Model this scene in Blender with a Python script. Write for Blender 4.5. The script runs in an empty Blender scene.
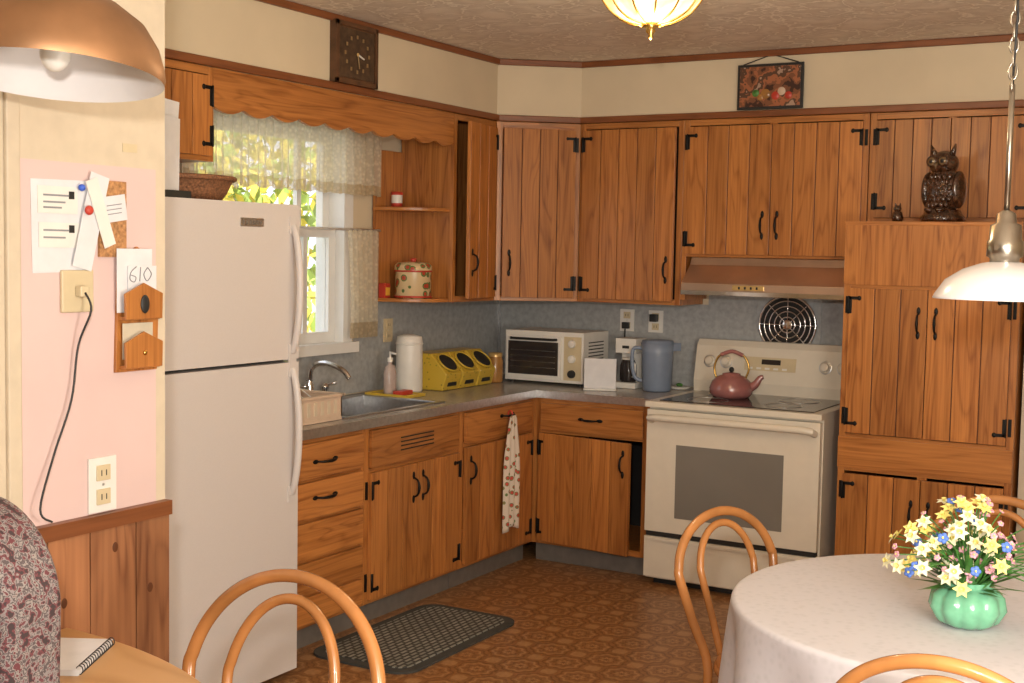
import bpy, bmesh, math, random
from mathutils import Matrix, Vector, Euler
random.seed(7)
sc = bpy.context.scene
pi = math.pi
# ------------------------------------------------------------------ materials
def newmat(name):
    m = bpy.data.materials.new(name); m.use_nodes = True
    nt = m.node_tree; b = nt.nodes['Principled BSDF']
    return m, nt, b
def N(nt, t, **kw):
    n = nt.nodes.new(t)
    for k, v in kw.items(): setattr(n, k, v)
    return n
def ramp(nt, stops, interp='LINEAR'):
    r = N(nt, 'ShaderNodeValToRGB'); cr = r.color_ramp; cr.interpolation = interp
    while len(cr.elements) > 1: cr.elements.remove(cr.elements[-1])
    cr.elements[0].position = stops[0][0]; cr.elements[0].color = (*stops[0][1], 1)
    for p, c in stops[1:]:
        e = cr.elements.new(p); e.color = (*c, 1)
    return r
def mat(name, col, rough=.5, metal=0, var=.12, scale=20, bump=0, emit=None, es=0, spec=.5, coat=0, trans=0, alpha=1):
    m, nt, b = newmat(name)
    tc = N(nt, 'ShaderNodeTexCoord'); no = N(nt, 'ShaderNodeTexNoise'); no.inputs['Scale'].default_value = scale
    no.inputs['Detail'].default_value = 4
    nt.links.new(tc.outputs['Object'], no.inputs['Vector'])
    a = tuple(max(0, c*(1-var)) for c in col); z = tuple(min(1, c*(1+var)) for c in col)
    r = ramp(nt, [(.3, a), (.7, z)]); nt.links.new(no.outputs['Fac'], r.inputs[0])
    nt.links.new(r.outputs[0], b.inputs['Base Color'])
    b.inputs['Roughness'].default_value = rough; b.inputs['Metallic'].default_value = metal
    b.inputs['Specular IOR Level'].default_value = spec; b.inputs['Coat Weight'].default_value = coat
    b.inputs['Transmission Weight'].default_value = trans; b.inputs['Alpha'].default_value = alpha
    if emit:
        b.inputs['Emission Color'].default_value = (*emit, 1); b.inputs['Emission Strength'].default_value = es
    if bump:
        bp = N(nt, 'ShaderNodeBump'); bp.inputs['Strength'].default_value = bump; bp.inputs['Distance'].default_value = .01
        nt.links.new(no.outputs['Fac'], bp.inputs['Height']); nt.links.new(bp.outputs[0], b.inputs['Normal'])
    return m
def wood(name, dark, light, vertical=True, rough=.33, freq=26):
    m, nt, b = newmat(name)
    tc = N(nt, 'ShaderNodeTexCoord'); at = N(nt, 'ShaderNodeAttribute', attribute_name='tint')
    ad = N(nt, 'ShaderNodeVectorMath', operation='ADD'); ml = N(nt, 'ShaderNodeMath', operation='MULTIPLY'); ml.inputs[1].default_value = 9
    nt.links.new(at.outputs['Fac'], ml.inputs[0]); nt.links.new(tc.outputs['Object'], ad.inputs[0]); nt.links.new(ml.outputs[0], ad.inputs[1])
    def tex(sc_, dist, det):
        mp = N(nt, 'ShaderNodeMapping'); f, g = sc_
        mp.inputs['Scale'].default_value = (f, f, g) if vertical else (g, g, f)
        nt.links.new(ad.outputs[0], mp.inputs[0])
        n1 = N(nt, 'ShaderNodeTexNoise'); n1.inputs['Scale'].default_value = 1; n1.inputs['Detail'].default_value = det; n1.inputs['Distortion'].default_value = dist
        nt.links.new(mp.outputs[0], n1.inputs['Vector']); return n1
    n1 = tex((freq*.38, .9), .5, 2); n2 = tex((freq*5, 3), .3, 3); n3 = tex((freq*.9, 1.3), .5, 4)
    m1 = N(nt, 'ShaderNodeMath', operation='MULTIPLY'); m1.inputs[1].default_value = 9; nt.links.new(n1.outputs['Fac'], m1.inputs[0])
    m2 = N(nt, 'ShaderNodeMath', operation='FRACT'); nt.links.new(m1.outputs[0], m2.inputs[0])
    rr = ramp(nt, [(0, (.34,)*3), (.3, (.62,)*3), (.8, (.55,)*3), (1, (.34,)*3)]); nt.links.new(m2.outputs[0], rr.inputs[0])
    a1 = N(nt, 'ShaderNodeMath', operation='MULTIPLY_ADD'); a1.inputs[1].default_value = .30; nt.links.new(n2.outputs['Fac'], a1.inputs[0])
    s2 = N(nt, 'ShaderNodeMath', operation='MULTIPLY_ADD'); s2.inputs[1].default_value = .40; nt.links.new(rr.outputs[0], s2.inputs[0])
    s3 = N(nt, 'ShaderNodeMath', operation='MULTIPLY'); s3.inputs[1].default_value = .30; nt.links.new(n3.outputs['Fac'], s3.inputs[0])
    nt.links.new(s3.outputs[0], s2.inputs[2]); nt.links.new(s2.outputs[0], a1.inputs[2])
    r = ramp(nt, [(.37, dark), (.51, tuple(a*.4+c*.6 for a, c in zip(dark, light))), (.64, light)])
    nt.links.new(a1.outputs[0], r.inputs[0])
    mr = N(nt, 'ShaderNodeMapRange'); mr.inputs['To Min'].default_value = .78; mr.inputs['To Max'].default_value = 1.16
    nt.links.new(at.outputs['Fac'], mr.inputs['Value'])
    vm = N(nt, 'ShaderNodeVectorMath', operation='SCALE'); nt.links.new(r.outputs[0], vm.inputs[0]); nt.links.new(mr.outputs[0], vm.inputs['Scale'])
    nt.links.new(vm.outputs[0], b.inputs['Base Color'])
    b.inputs['Roughness'].default_value = rough
    bp = N(nt, 'ShaderNodeBump'); bp.inputs['Strength'].default_value = .08; bp.inputs['Distance'].default_value = .003
    nt.links.new(a1.outputs[0], bp.inputs['Height']); nt.links.new(bp.outputs[0], b.inputs['Normal'])
    return m
WD, WL = (.25, .078, .016), (.56, .225, .058)
woodv = wood('cabinet_wood_vertical', WD, WL, True)
woodh = wood('cabinet_wood_horizontal', WD, WL, False)
pinev = wood('knotty_pine', (.17, .06, .025), (.40, .175, .075), True, .5, 14)
chairw = mat('bentwood_honey', (.40, .165, .05), .26, var=.22, scale=8, coat=.3)
tabw = wood('oak_table', (.42, .22, .08), (.62, .37, .17), False, .4, 30)
trimw = wood('dark_trim', (.16, .05, .015), (.27, .09, .03), False, .4)
groove = mat('groove_shadowed_wood', (.10, .03, .008), .6)
black = mat('wrought_iron', (.012, .011, .010), .45, .6)
beige = mat('beige_wall_paint', (.66, .56, .40), .75, var=.05, scale=3, bump=.03)
pink = mat('pink_wall_paint', (.66, .49, .46), .7, var=.04, scale=4)
cream = mat('cream_paint', (.60, .51, .38), .6, var=.05)
whiteen = mat('white_enamel', (.64, .60, .58), .38, var=.02, bump=.02, scale=300)
stovew = mat('almond_enamel', (.72, .66, .55), .25, var=.02)
whitep = mat('white_plastic', (.75, .73, .68), .4, var=.03)
ivory = mat('ivory_plastic', (.60, .50, .32), .4, var=.04)
paper = mat('paper', (.68, .68, .70), .8, var=.05)
cork = mat('cork', (.40, .20, .08), .9, var=.4, scale=120)
chrome = mat('chrome', (.75, .75, .76), .12, 1)
steel = mat('brushed_steel', (.55, .55, .55), .3, 1, scale=60)
nickel = mat('satin_nickel', (.42, .38, .32), .28, 1)
brass = mat('brass', (.55, .35, .10), .25, 1)
copper = mat('copper_shade', (.33, .175, .085), .45, .7, var=.25, scale=6)
copperhood = mat('coppertone_metal', (.66, .50, .39), .28, .9, var=.12, scale=5)
glassblk = mat('black_ceramic_glass', (.03, .025, .025), .08, var=.1)
ovenwin = mat('oven_window', (.20, .185, .16), .2, var=.06, scale=3)
dark = mat('dark_void', (.02, .017, .015), .8)
rubber = mat('black_rubber', (.015, .015, .015), .5)
mauve = mat('mauve_enamel', (.33, .13, .12), .18, var=.08, coat=.5)
bluep = mat('blue_grey_plastic', (.20, .25, .34), .4, var=.05)
yellow = mat('yellow_plastic', (.60, .42, .05), .35, var=.08)
red = mat('red_paint', (.5, .05, .03), .4)
bluepin = mat('blue_pin', (.04, .12, .6), .3)
green = mat('leaf_green', (.06, .19, .035), .5, var=.4, scale=40)
vaseg = mat('celadon_glaze', (.15, .40, .25), .2, var=.15, scale=30, coat=.4)
petaly = mat('daffodil_yellow', (.78, .66, .20), .6, var=.1)
petalw = mat('daffodil_cream', (.74, .72, .50), .6, var=.06)
orange = mat('trumpet_orange', (.80, .42, .05), .5)
petalp = mat('blossom_pink', (.58, .30, .36), .6, var=.3, scale=50)
petalb = mat('bluebell', (.08, .17, .55), .6, var=.3)
owlm = mat('brown_glaze', (.055, .022, .010), .15, var=.7, scale=45, bump=.8, coat=.8)
owleye = mat('owl_eye_glaze', (.16, .10, .05), .15)
amber = mat('amber_jar', (.35, .17, .05), .2, var=.2)
tan = mat('tan_rack_plastic', (.62, .47, .35), .5, var=.05)
wicker = mat('wicker', (.25, .11, .05), .7, var=.5, scale=120, bump=.6)
soapm = mat('soap_bottle_plastic', (.62, .50, .45), .15, var=.1, trans=.3)
clockf = mat('clock_face_wood', (.10, .045, .02), .35, var=.4, scale=15)
clockd = mat('clock_dial', (.07, .04, .022), .3, var=.5, scale=30)
gold = mat('gold_paint', (.65, .45, .18), .35, .5)
dullgold = mat('dull_gold', (.30, .20, .09), .45, .3)
tread = mat('toekick_grey', (.17, .15, .13), .6)
shadeglass = mat('opal_glass', (.74, .71, .70), .25, var=.02, emit=(1, .92, .88), es=.06)
shadewhite = mat('white_lamp_liner', (.68, .66, .66), .5, var=.02)
wf = mat('window_white_paint', (.78, .78, .76), .4, var=.02)
ink = mat('ink', (.25, .25, .27), .8)
kraft = mat('kraft_paper', (.55, .48, .36), .8)

def m_floor():
    m, nt, b = newmat('vinyl_floor_medallion')
    tc = N(nt, 'ShaderNodeTexCoord'); mp = N(nt, 'ShaderNodeMapping'); mp.inputs['Scale'].default_value = (4.0, 4.0, 0)
    nt.links.new(tc.outputs['Object'], mp.inputs[0])
    outs = []
    for off in ((0, 0, 0), (.5, .5, 0)):
        ad = N(nt, 'ShaderNodeVectorMath', operation='ADD'); ad.inputs[1].default_value = off
        nt.links.new(mp.outputs[0], ad.inputs[0])
        fr = N(nt, 'ShaderNodeVectorMath', operation='FRACTION'); nt.links.new(ad.outputs[0], fr.inputs[0])
        sb = N(nt, 'ShaderNodeVectorMath', operation='SUBTRACT'); sb.inputs[1].default_value = (.5, .5, 0)
        nt.links.new(fr.outputs[0], sb.inputs[0])
        ln = N(nt, 'ShaderNodeVectorMath', operation='LENGTH'); nt.links.new(sb.outputs[0], ln.inputs[0])
        sx = N(nt, 'ShaderNodeSeparateXYZ'); nt.links.new(sb.outputs[0], sx.inputs[0])
        at = N(nt, 'ShaderNodeMath', operation='ARCTAN2'); nt.links.new(sx.outputs[1], at.inputs[0]); nt.links.new(sx.outputs[0], at.inputs[1])
        m8 = N(nt, 'ShaderNodeMath', operation='MULTIPLY'); m8.inputs[1].default_value = 8; nt.links.new(at.outputs[0], m8.inputs[0])
        cs = N(nt, 'ShaderNodeMath', operation='COSINE'); nt.links.new(m8.outputs[0], cs.inputs[0])
        ml = N(nt, 'ShaderNodeMath', operation='MULTIPLY_ADD'); ml.inputs[1].default_value = .022; nt.links.new(cs.outputs[0], ml.inputs[0]); nt.links.new(ln.outputs['Value'], ml.inputs[2])
        outs.append(ml)
    A, B, C = (.27, .12, .042), (.45, .25, .11), (.15, .055, .016)
    mn = N(nt, 'ShaderNodeMath', operation='MINIMUM')
    nt.links.new(outs[0].outputs[0], mn.inputs[0]); nt.links.new(outs[1].outputs[0], mn.inputs[1])
    r = ramp(nt, [(0, C), (.04, B), (.09, A), (.13, C), (.155, A), (.22, B), (.26, A), (.30, C), (.33, A), (.40, B)], 'CONSTANT')
    nt.links.new(mn.outputs[0], r.inputs[0])
    no = N(nt, 'ShaderNodeTexNoise'); no.inputs['Scale'].default_value = 60; no.inputs['Detail'].default_value = 5
    nt.links.new(tc.outputs['Object'], no.inputs['Vector'])
    r2 = ramp(nt, [(.35, (.18, .075, .024)), (.65, (.40, .21, .09))]); nt.links.new(no.outputs['Fac'], r2.inputs[0])
    mx = N(nt, 'ShaderNodeMixRGB'); mx.inputs[0].default_value = .33
    nt.links.new(r.outputs[0], mx.inputs[1]); nt.links.new(r2.outputs[0], mx.inputs[2])
    nt.links.new(mx.outputs[0], b.inputs['Base Color']); b.inputs['Roughness'].default_value = .38
    return m
floorm = m_floor()
def m_ceiling():
    m, nt, b = newmat('textured_ceiling')
    tc = N(nt, 'ShaderNodeTexCoord'); v = N(nt, 'ShaderNodeTexVoronoi', feature='DISTANCE_TO_EDGE'); v.inputs['Scale'].default_value = 7
    no = N(nt, 'ShaderNodeTexNoise'); no.inputs['Scale'].default_value = 6; no.inputs['Detail'].default_value = 6
    nt.links.new(tc.outputs['Object'], no.inputs['Vector'])
    mx = N(nt, 'ShaderNodeMixRGB'); mx.inputs[0].default_value = .25
    nt.links.new(tc.outputs['Object'], mx.inputs[1]); nt.links.new(no.outputs['Color'], mx.inputs[2]); nt.links.new(mx.outputs[0], v.inputs['Vector'])
    r = ramp(nt, [(0, (.92, .84, .72)), (.05, (.66, .57, .47)), (.3, (.80, .71, .60))]); nt.links.new(v.outputs['Distance'], r.inputs[0])
    nt.links.new(r.outputs[0], b.inputs['Base Color']); b.inputs['Roughness'].default_value = .9
    bp = N(nt, 'ShaderNodeBump'); bp.inputs['Strength'].default_value = .4; bp.inputs['Distance'].default_value = .01
    nt.links.new(v.outputs['Distance'], bp.inputs['Height']); nt.links.new(bp.outputs[0], b.inputs['Normal'])
    return m
ceilm = m_ceiling()
splash = mat('grey_mottled_splash', (.36, .37, .37), .4, var=.16, scale=35)
counterm = mat('grey_laminate', (.36, .34, .31), .22, var=.12, scale=90)
def m_stripes(name, stops, scale=(1, 1, 1), size=10, rough=.8, tex='noise'):
    m, nt, b = newmat(name)
    tc = N(nt, 'ShaderNodeTexCoord'); mp = N(nt, 'ShaderNodeMapping'); mp.inputs['Scale'].default_value = scale
    nt.links.new(tc.outputs['Object'], mp.inputs[0])
    if tex == 'noise':
        n = N(nt, 'ShaderNodeTexNoise'); n.inputs['Scale'].default_value = size; n.inputs['Detail'].default_value = 3; o = n.outputs['Fac']
    else:
        n = N(nt, 'ShaderNodeTexVoronoi'); n.inputs['Scale'].default_value = size; o = n.outputs['Distance']
    nt.links.new(mp.outputs[0], n.inputs['Vector'])
    r = ramp(nt, stops, 'CONSTANT'); nt.links.new(o, r.inputs[0]); nt.links.new(r.outputs[0], b.inputs['Base Color'])
    b.inputs['Roughness'].default_value = rough
    return m
floral = m_stripes('floral_fabric', [(0, (.04, .025, .025)), (.40, (.13, .035, .04)), (.46, (.22, .19, .18)), (.51, (.08, .06, .06)), (.57, (.25, .22, .20)), (.62, (.12, .03, .035))], size=80)
paintfl = m_stripes('painted_flowers', [(0, (.45, .06, .03)), (.28, (.10, .18, .05)), (.42, (.62, .46, .26))], size=24, tex='vor', rough=.3)
yelfl = m_stripes('yellow_print', [(0, (.35, .16, .02)), (.13, (.30, .28, .03)), (.22, (.60, .41, .05))], size=45, tex='vor', rough=.3)
towelm = m_stripes('towel_print', [(0, (.55, .08, .06)), (.24, (.16, .22, .08)), (.34, (.68, .58, .48))], size=30, tex='vor', rough=.9)
picm = m_stripes('still_life_print', [(0, (.05, .02, .015)), (.42, (.20, .08, .04)), (.50, (.36, .13, .06)), (.56, (.10, .05, .03)), (.62, (.40, .28, .21))], size=14, rough=.3)
def m_cloth():
    m, nt, b = newmat('table_linen'); b.inputs['Roughness'].default_value = .85
    tc = N(nt, 'ShaderNodeTexCoord'); v = N(nt, 'ShaderNodeTexVoronoi'); v.inputs['Scale'].default_value = 45
    nt.links.new(tc.outputs['Object'], v.inputs['Vector'])
    r = ramp(nt, [(.1, (.53, .515, .54)), (.5, (.58, .56, .59))]); nt.links.new(v.outputs['Distance'], r.inputs[0]); nt.links.new(r.outputs[0], b.inputs['Base Color'])
    return m
linen = m_cloth()
def m_lace(name, alpha, c=(.88, .82, .68)):
    m, nt, b = newmat(name)
    out = nt.nodes['Material Output']
    d = N(nt, 'ShaderNodeBsdfDiffuse'); d.inputs[0].default_value = (*c, 1)
    t = N(nt, 'ShaderNodeBsdfTranslucent'); t.inputs[0].default_value = (*c, 1)
    m1 = N(nt, 'ShaderNodeMixShader'); m1.inputs[0].default_value = .6
    nt.links.new(d.outputs[0], m1.inputs[1]); nt.links.new(t.outputs[0], m1.inputs[2])
    tr = N(nt, 'ShaderNodeBsdfTransparent')
    tc = N(nt, 'ShaderNodeTexCoord'); v = N(nt, 'ShaderNodeTexVoronoi'); v.inputs['Scale'].default_value = 55
    nt.links.new(tc.outputs['Object'], v.inputs['Vector'])
    mr = N(nt, 'ShaderNodeMapRange'); mr.inputs['From Min'].default_value = .1; mr.inputs['From Max'].default_value = .6
    mr.inputs['To Min'].default_value = min(1, alpha+.10); mr.inputs['To Max'].default_value = alpha-.12
    nt.links.new(v.outputs['Distance'], mr.inputs['Value'])
    m2 = N(nt, 'ShaderNodeMixShader'); nt.links.new(mr.outputs[0], m2.inputs[0])
    nt.links.new(tr.outputs[0], m2.inputs[1]); nt.links.new(m1.outputs[0], m2.inputs[2]); nt.links.new(m2.outputs[0], out.inputs[0])
    return m
lace = m_lace('lace_curtain', .72)
laceband = m_lace('lace_border', .80, (.66, .55, .38))
def m_rug():
    m, nt, b = newmat('woven_rug')
    tc = N(nt, 'ShaderNodeTexCoord'); br = N(nt, 'ShaderNodeTexBrick'); br.inputs['Scale'].default_value = 1
    br.inputs['Brick Width'].default_value = .050; br.inputs['Row Height'].default_value = .024; br.inputs['Mortar Size'].default_value = .006
    br.inputs['Color1'].default_value = (.30, .30, .26, 1); br.inputs['Color2'].default_value = (.20, .205, .18, 1); br.inputs['Mortar'].default_value = (.05, .05, .045, 1)
    mp = N(nt, 'ShaderNodeMapping'); mp.inputs['Rotation'].default_value = (0, 0, pi/2)
    nt.links.new(tc.outputs['Object'], mp.inputs[0])
    nt.links.new(mp.outputs[0], br.inputs['Vector']); nt.links.new(br.outputs['Color'], b.inputs['Base Color']); b.inputs['Roughness'].default_value = .95
    return m
rugm = m_rug()
rugedge = mat('rug_border', (.055, .055, .05), .95)
def m_alab():
    m, nt, b = newmat('amber_alabaster_glass')
    tc = N(nt, 'ShaderNodeTexCoord'); no = N(nt, 'ShaderNodeTexNoise'); no.inputs['Scale'].default_value = 7; no.inputs['Distortion'].default_value = 1.0
    nt.links.new(tc.outputs['Object'], no.inputs['Vector'])
    r = ramp(nt, [(.32, (.85, .42, .08)), (.6, (1, .80, .42))]); nt.links.new(no.outputs['Fac'], r.inputs[0])
    nt.links.new(r.outputs[0], b.inputs['Base Color']); nt.links.new(r.outputs[0], b.inputs['Emission Color']); b.inputs['Emission Strength'].default_value = 1.6
    b.inputs['Roughness'].default_value = .3
    return m
alab = m_alab()
def m_glass():
    m, nt, b = newmat('window_glass'); out = nt.nodes['Material Output']
    tr = N(nt, 'ShaderNodeBsdfTransparent'); g = N(nt, 'ShaderNodeBsdfGlossy'); g.inputs['Roughness'].default_value = .02
    mx = N(nt, 'ShaderNodeMixShader'); mx.inputs[0].default_value = .05
    nt.links.new(tr.outputs[0], mx.inputs[1]); nt.links.new(g.outputs[0], mx.inputs[2]); nt.links.new(mx.outputs[0], out.inputs[0]); return m
glass = m_glass()
leafy = mat('autumn_leaf_yellow', (.74, .60, .10), .6, var=.3, scale=3)
leafg = mat('autumn_leaf_green', (.34, .46, .10), .6, var=.4, scale=3)
bark = mat('bark', (.26, .22, .18), .9)
grass = mat('pale_lawn', (.55, .56, .45), .9, var=.3)

# ------------------------------------------------------------------ mesh builder
def T(x=0, y=0, z=0, rz=0): return Matrix.Translation((x, y, z)) @ Matrix.Rotation(rz, 4, 'Z')
def smoothpts(p, n=6, closed=False):
    P = [Vector(q) for q in p]; out = []; L = len(P)
    rng = range(L) if closed else range(L-1)
    for i in rng:
        if closed: a, b, c, d = P[(i-1) % L], P[i], P[(i+1) % L], P[(i+2) % L]
        else: a, b, c, d = P[max(i-1, 0)], P[i], P[i+1], P[min(i+2, L-1)]
        for k in range(n):
            t = k/n
            out.append(.5*((2*b)+(c-a)*t+(2*a-5*b+4*c-d)*t*t+(3*b-a-3*c+d)*t**3))
    if not closed: out.append(P[-1])
    return out
class MB:
    def __init__(s, name): s.name = name; s.bm = bmesh.new(); s.mats = []; s.tl = s.bm.faces.layers.float.new('tint')
    def mi(s, m):
        if m not in s.mats: s.mats.append(m)
        return s.mats.index(m)
    def face(s, vs, m, smooth=False, tint=.5):
        try: f = s.bm.faces.new(vs)
        except ValueError: return
        f.material_index = s.mi(m); f.smooth = smooth; f[s.tl] = tint; return f
    def vs(s, pts, M=None): return [s.bm.verts.new((M @ Vector(p)) if M else Vector(p)) for p in pts]
    def box(s, x0, x1, y0, y1, z0, z1, m, M=None, tint=None):
        if tint is None: tint = random.random()
        v = s.vs([(x0,y0,z0),(x1,y0,z0),(x1,y1,z0),(x0,y1,z0),(x0,y0,z1),(x1,y0,z1),(x1,y1,z1),(x0,y1,z1)], M)
        for q in ((3,2,1,0),(4,5,6,7),(0,1,5,4),(1,2,6,5),(2,3,7,6),(3,0,4,7)): s.face([v[i] for i in q], m, False, tint)
    def prism(s, poly, z0, z1, m, M=None, tint=None, smooth=False):
        if tint is None: tint = random.random()
        a = s.vs([(x, y, z0) for x, y in poly], M); b = s.vs([(x, y, z1) for x, y in poly], M); n = len(poly)
        s.face(a[::-1], m, False, tint); s.face(b, m, False, tint)
        for i in range(n): s.face([a[i], a[(i+1) % n], b[(i+1) % n], b[i]], m, smooth, tint)
    def lathe(s, prof, m, M=None, seg=32, flute=0, nf=0, sx=1, sy=1):
        rings = []
        for r, z in prof:
            if r <= 1e-5: rings.append(s.vs([(0, 0, z)], M))
            else:
                pts = []
                for i in range(seg):
                    a = 2*pi*i/seg; rr = r*(1+flute*(abs(math.cos(a*nf/2))-.6)) if nf else r
                    pts.append((rr*math.cos(a)*sx, rr*math.sin(a)*sy, z))
                rings.append(s.vs(pts, M))
        for A, B in zip(rings, rings[1:]):
            if len(A) == 1 and len(B) == 1: continue
            for i in range(seg):
                j = (i+1) % seg
                if len(A) == 1: s.face([A[0], B[j], B[i]], m, True)
                elif len(B) == 1: s.face([A[i], A[j], B[0]], m, True)
                else: s.face([A[i], A[j], B[j], B[i]], m, True)
    def ell(s, c, r, m, M=None, seg=16, rings=10):
        prof = [(math.sin(pi*i/rings), -math.cos(pi*i/rings)) for i in range(rings+1)]
        prof[0] = (0, -1); prof[-1] = (0, 1)
        MM = (M or Matrix()) @ Matrix.Translation(c) @ Matrix.Diagonal((r[0], r[1], r[2], 1))
        s.lathe(prof, m, MM, seg)
    def tube(s, pts, r, m, M=None, seg=10, closed=False, tint=.5):
        P = [Vector(p) for p in pts]; n = len(P); rings = []
        rr = r if isinstance(r, (list, tuple)) else [r]*n
        nrm = None
        for i in range(n):
            if closed: t = P[(i+1) % n]-P[i-1]
            else: t = P[min(i+1, n-1)]-P[max(i-1, 0)]
            t.normalize()
            if nrm is None:
                up = Vector((0, 0, 1)) if abs(t.z) < .9 else Vector((1, 0, 0)); nrm = t.cross(up).normalized()
            else:
                nrm = (nrm - t*nrm.dot(t)).normalized()
            bn = t.cross(nrm)
            rings.append(s.vs([P[i]+(nrm*math.cos(2*pi*k/seg)+bn*math.sin(2*pi*k/seg))*rr[i] for k in range(seg)], M))
        rng = n if closed else n-1
        for i in range(rng):
            A, B = rings[i], rings[(i+1) % n]
            for k in range(seg): s.face([A[k], A[(k+1) % seg], B[(k+1) % seg], B[k]], m, True, tint)
        if not closed: s.face(rings[0][::-1], m, False, tint); s.face(rings[-1], m, False, tint)
    def grid(s, fn, nu, nv, m, M=None, smooth=True, mf=None):
        V = [s.vs([fn(i/nu, j/nv) for j in range(nv+1)], M) for i in range(nu+1)]
        for i in range(nu):
            for j in range(nv):
                mm = mf(i/nu, j/nv) if mf else m
                s.face([V[i][j], V[i+1][j], V[i+1][j+1], V[i][j+1]], mm, smooth)
    def finish(s, bevel=0, fixn=True):
        if fixn: bmesh.ops.recalc_face_normals(s.bm, faces=s.bm.faces)
        lo = Vector((min(v.co.x for v in s.bm.verts), min(v.co.y for v in s.bm.verts), min(v.co.z for v in s.bm.verts)))
        hi = Vector((max(v.co.x for v in s.bm.verts), max(v.co.y for v in s.bm.verts), max(v.co.z for v in s.bm.verts)))
        c = (lo+hi)/2; c.z = lo.z
        bmesh.ops.translate(s.bm, verts=s.bm.verts, vec=-c)
        me = bpy.data.meshes.new(s.name); s.bm.to_mesh(me); s.bm.free()
        for m in s.mats: me.materials.append(m)
        o = bpy.data.objects.new(s.name, me); sc.collection.objects.link(o); o.location = c
        if bevel:
            b = o.modifiers.new('bevel', 'BEVEL'); b.width = bevel; b.segments = 2; b.limit_method = 'ANGLE'; b.angle_limit = math.radians(50)
        return o
# ------------------------------------------------------------------ room shell
ZC, ZT, ZB = 2.61, 2.30, 1.35
def simple(name, x0, x1, y0, y1, z0, z1, m, bevel=0):
    b = MB(name); b.box(x0, x1, y0, y1, z0, z1, m, tint=.5); return b.finish(bevel)
simple('floor', -.15, 5.2, -8.2, .15, -.1, 0, floorm)
simple('ceiling', -.15, 5.2, -8.2, .15, ZC, ZC+.1, ceilm)
WY0, WY1, WZ0, WZ1 = -2.5, -1.5, 1.16, 2.15
b = MB('wall_left')
b.box(-.15, 0, -4.2, WY0-.01, 0, ZC, beige); b.box(-.15, 0, WY1+.01, .15, 0, ZC, beige)
b.box(-.15, 0, WY0-.01, WY1+.01, 0, WZ0-.01, beige); b.box(-.15, 0, WY0-.01, WY1+.01, WZ1+.01, ZC, beige); b.finish()
simple('wall_back', 0, 5.2, 0, .15, 0, ZC, beige)
simple('wall_right', 5.2, 5.35, -8.2, .15, 0, ZC, beige)
simple('wall_front', 1.4, 5.2, -8.35, -8.2, 0, ZC, beige)
PX, PY = 1.50, -4.135
simple('wall_return', -.15, PX-.1, PY-.1, PY, 0, ZC, beige)
simple('wall_stub', 2.965, 3.08, -.60, -.001, 0, ZT-.002, cream)
b = MB('wall_partition')
b.box(PX-.1, PX, -8.2, -4.56, 0, ZC, cream); b.box(PX-.1, PX, -4.56, PY, 1.79, ZC, cream)
b.box(PX-.1, PX, -4.56, PY-.03, .9, 1.79, pink); b.box(PX-.1, PX, PY-.03, PY, .0, 1.79, cream); b.box(PX-.1, PX, -4.56, PY-.03, 0, .9, cream)
b.finish()
b = MB('trim_corner'); b.box(PX, PX+.012, -4.60, -4.565, .985, ZC, cream); b.finish(.003)
b = MB('trim_wainscot')
y = PY-.002; ws = [.11, .14, .12, .15, .11, .13]; i = 0
b.box(PX+.001, PX+.004, -7.1, PY-.002, 0, .95, groove)
while y > -6.8:
    wd = ws[i % 6]; i += 1
    b.box(PX+.004, PX+.016, y-wd+.004, y, 0, .95, pinev); y -= wd
b.box(PX+.001, PX+.025, -7.1, PY, .95, .985, trimw)
for yy, zz in ((-4.20, .78), (-4.33, .62), (-4.31, .90), (-4.46, .80), (-4.45, .55), (-4.2, .45)): b.ell((PX+.016, yy, zz), (.0012, .009, .012), groove, seg=14)
b.finish(.003)
path = [(.33, -4.135), (.33, -.61), (.68, -.33), (5.2, -.33)]
b = MB('soffit_wall'); b.prism([(0, -4.135)]+path+[(5.2, 0), (0, 0)], ZT, ZC, beige); b.finish()
def strip(name, z0, z1, th, m):
    b = MB(name)
    for (x0, y0), (x1, y1) in zip(path, path[1:]):
        L = math.hypot(x1-x0, y1-y0); a = math.atan2(y1-y0, x1-x0)
        b.box(-.005, L+.005, -th, .0, z0, z1, m, T(x0, y0, 0, a), tint=.4)
    return b.finish(.004)
strip('trim_crown', ZC-.032, ZC-.001, .018, trimw)
strip('trim_soffit', ZT-.012, ZT+.02, .022, trimw)
b = MB('trim_ceiling_partition'); b.box(PX, PX+.018, -8.2, PY, ZC-.032, ZC-.001, trimw); b.finish(.004)
b = MB('backsplash_left'); b.box(.001, .010, -2.68, -.019, .905, 1.105, splash); b.box(.001, .010, -1.40, -.019, 1.105, ZB-.004, splash); b.finish()
b = MB('backsplash_back'); b.box(.001, 2.22, -.010, -.001, .905, ZB-.004, splash); b.box(1.30, 2.20, -.010, -.001, ZB-.004, 1.40, splash); b.box(.011, .024, -.024, -.010, .905, 1.345, steel)
b.finish()

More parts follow.
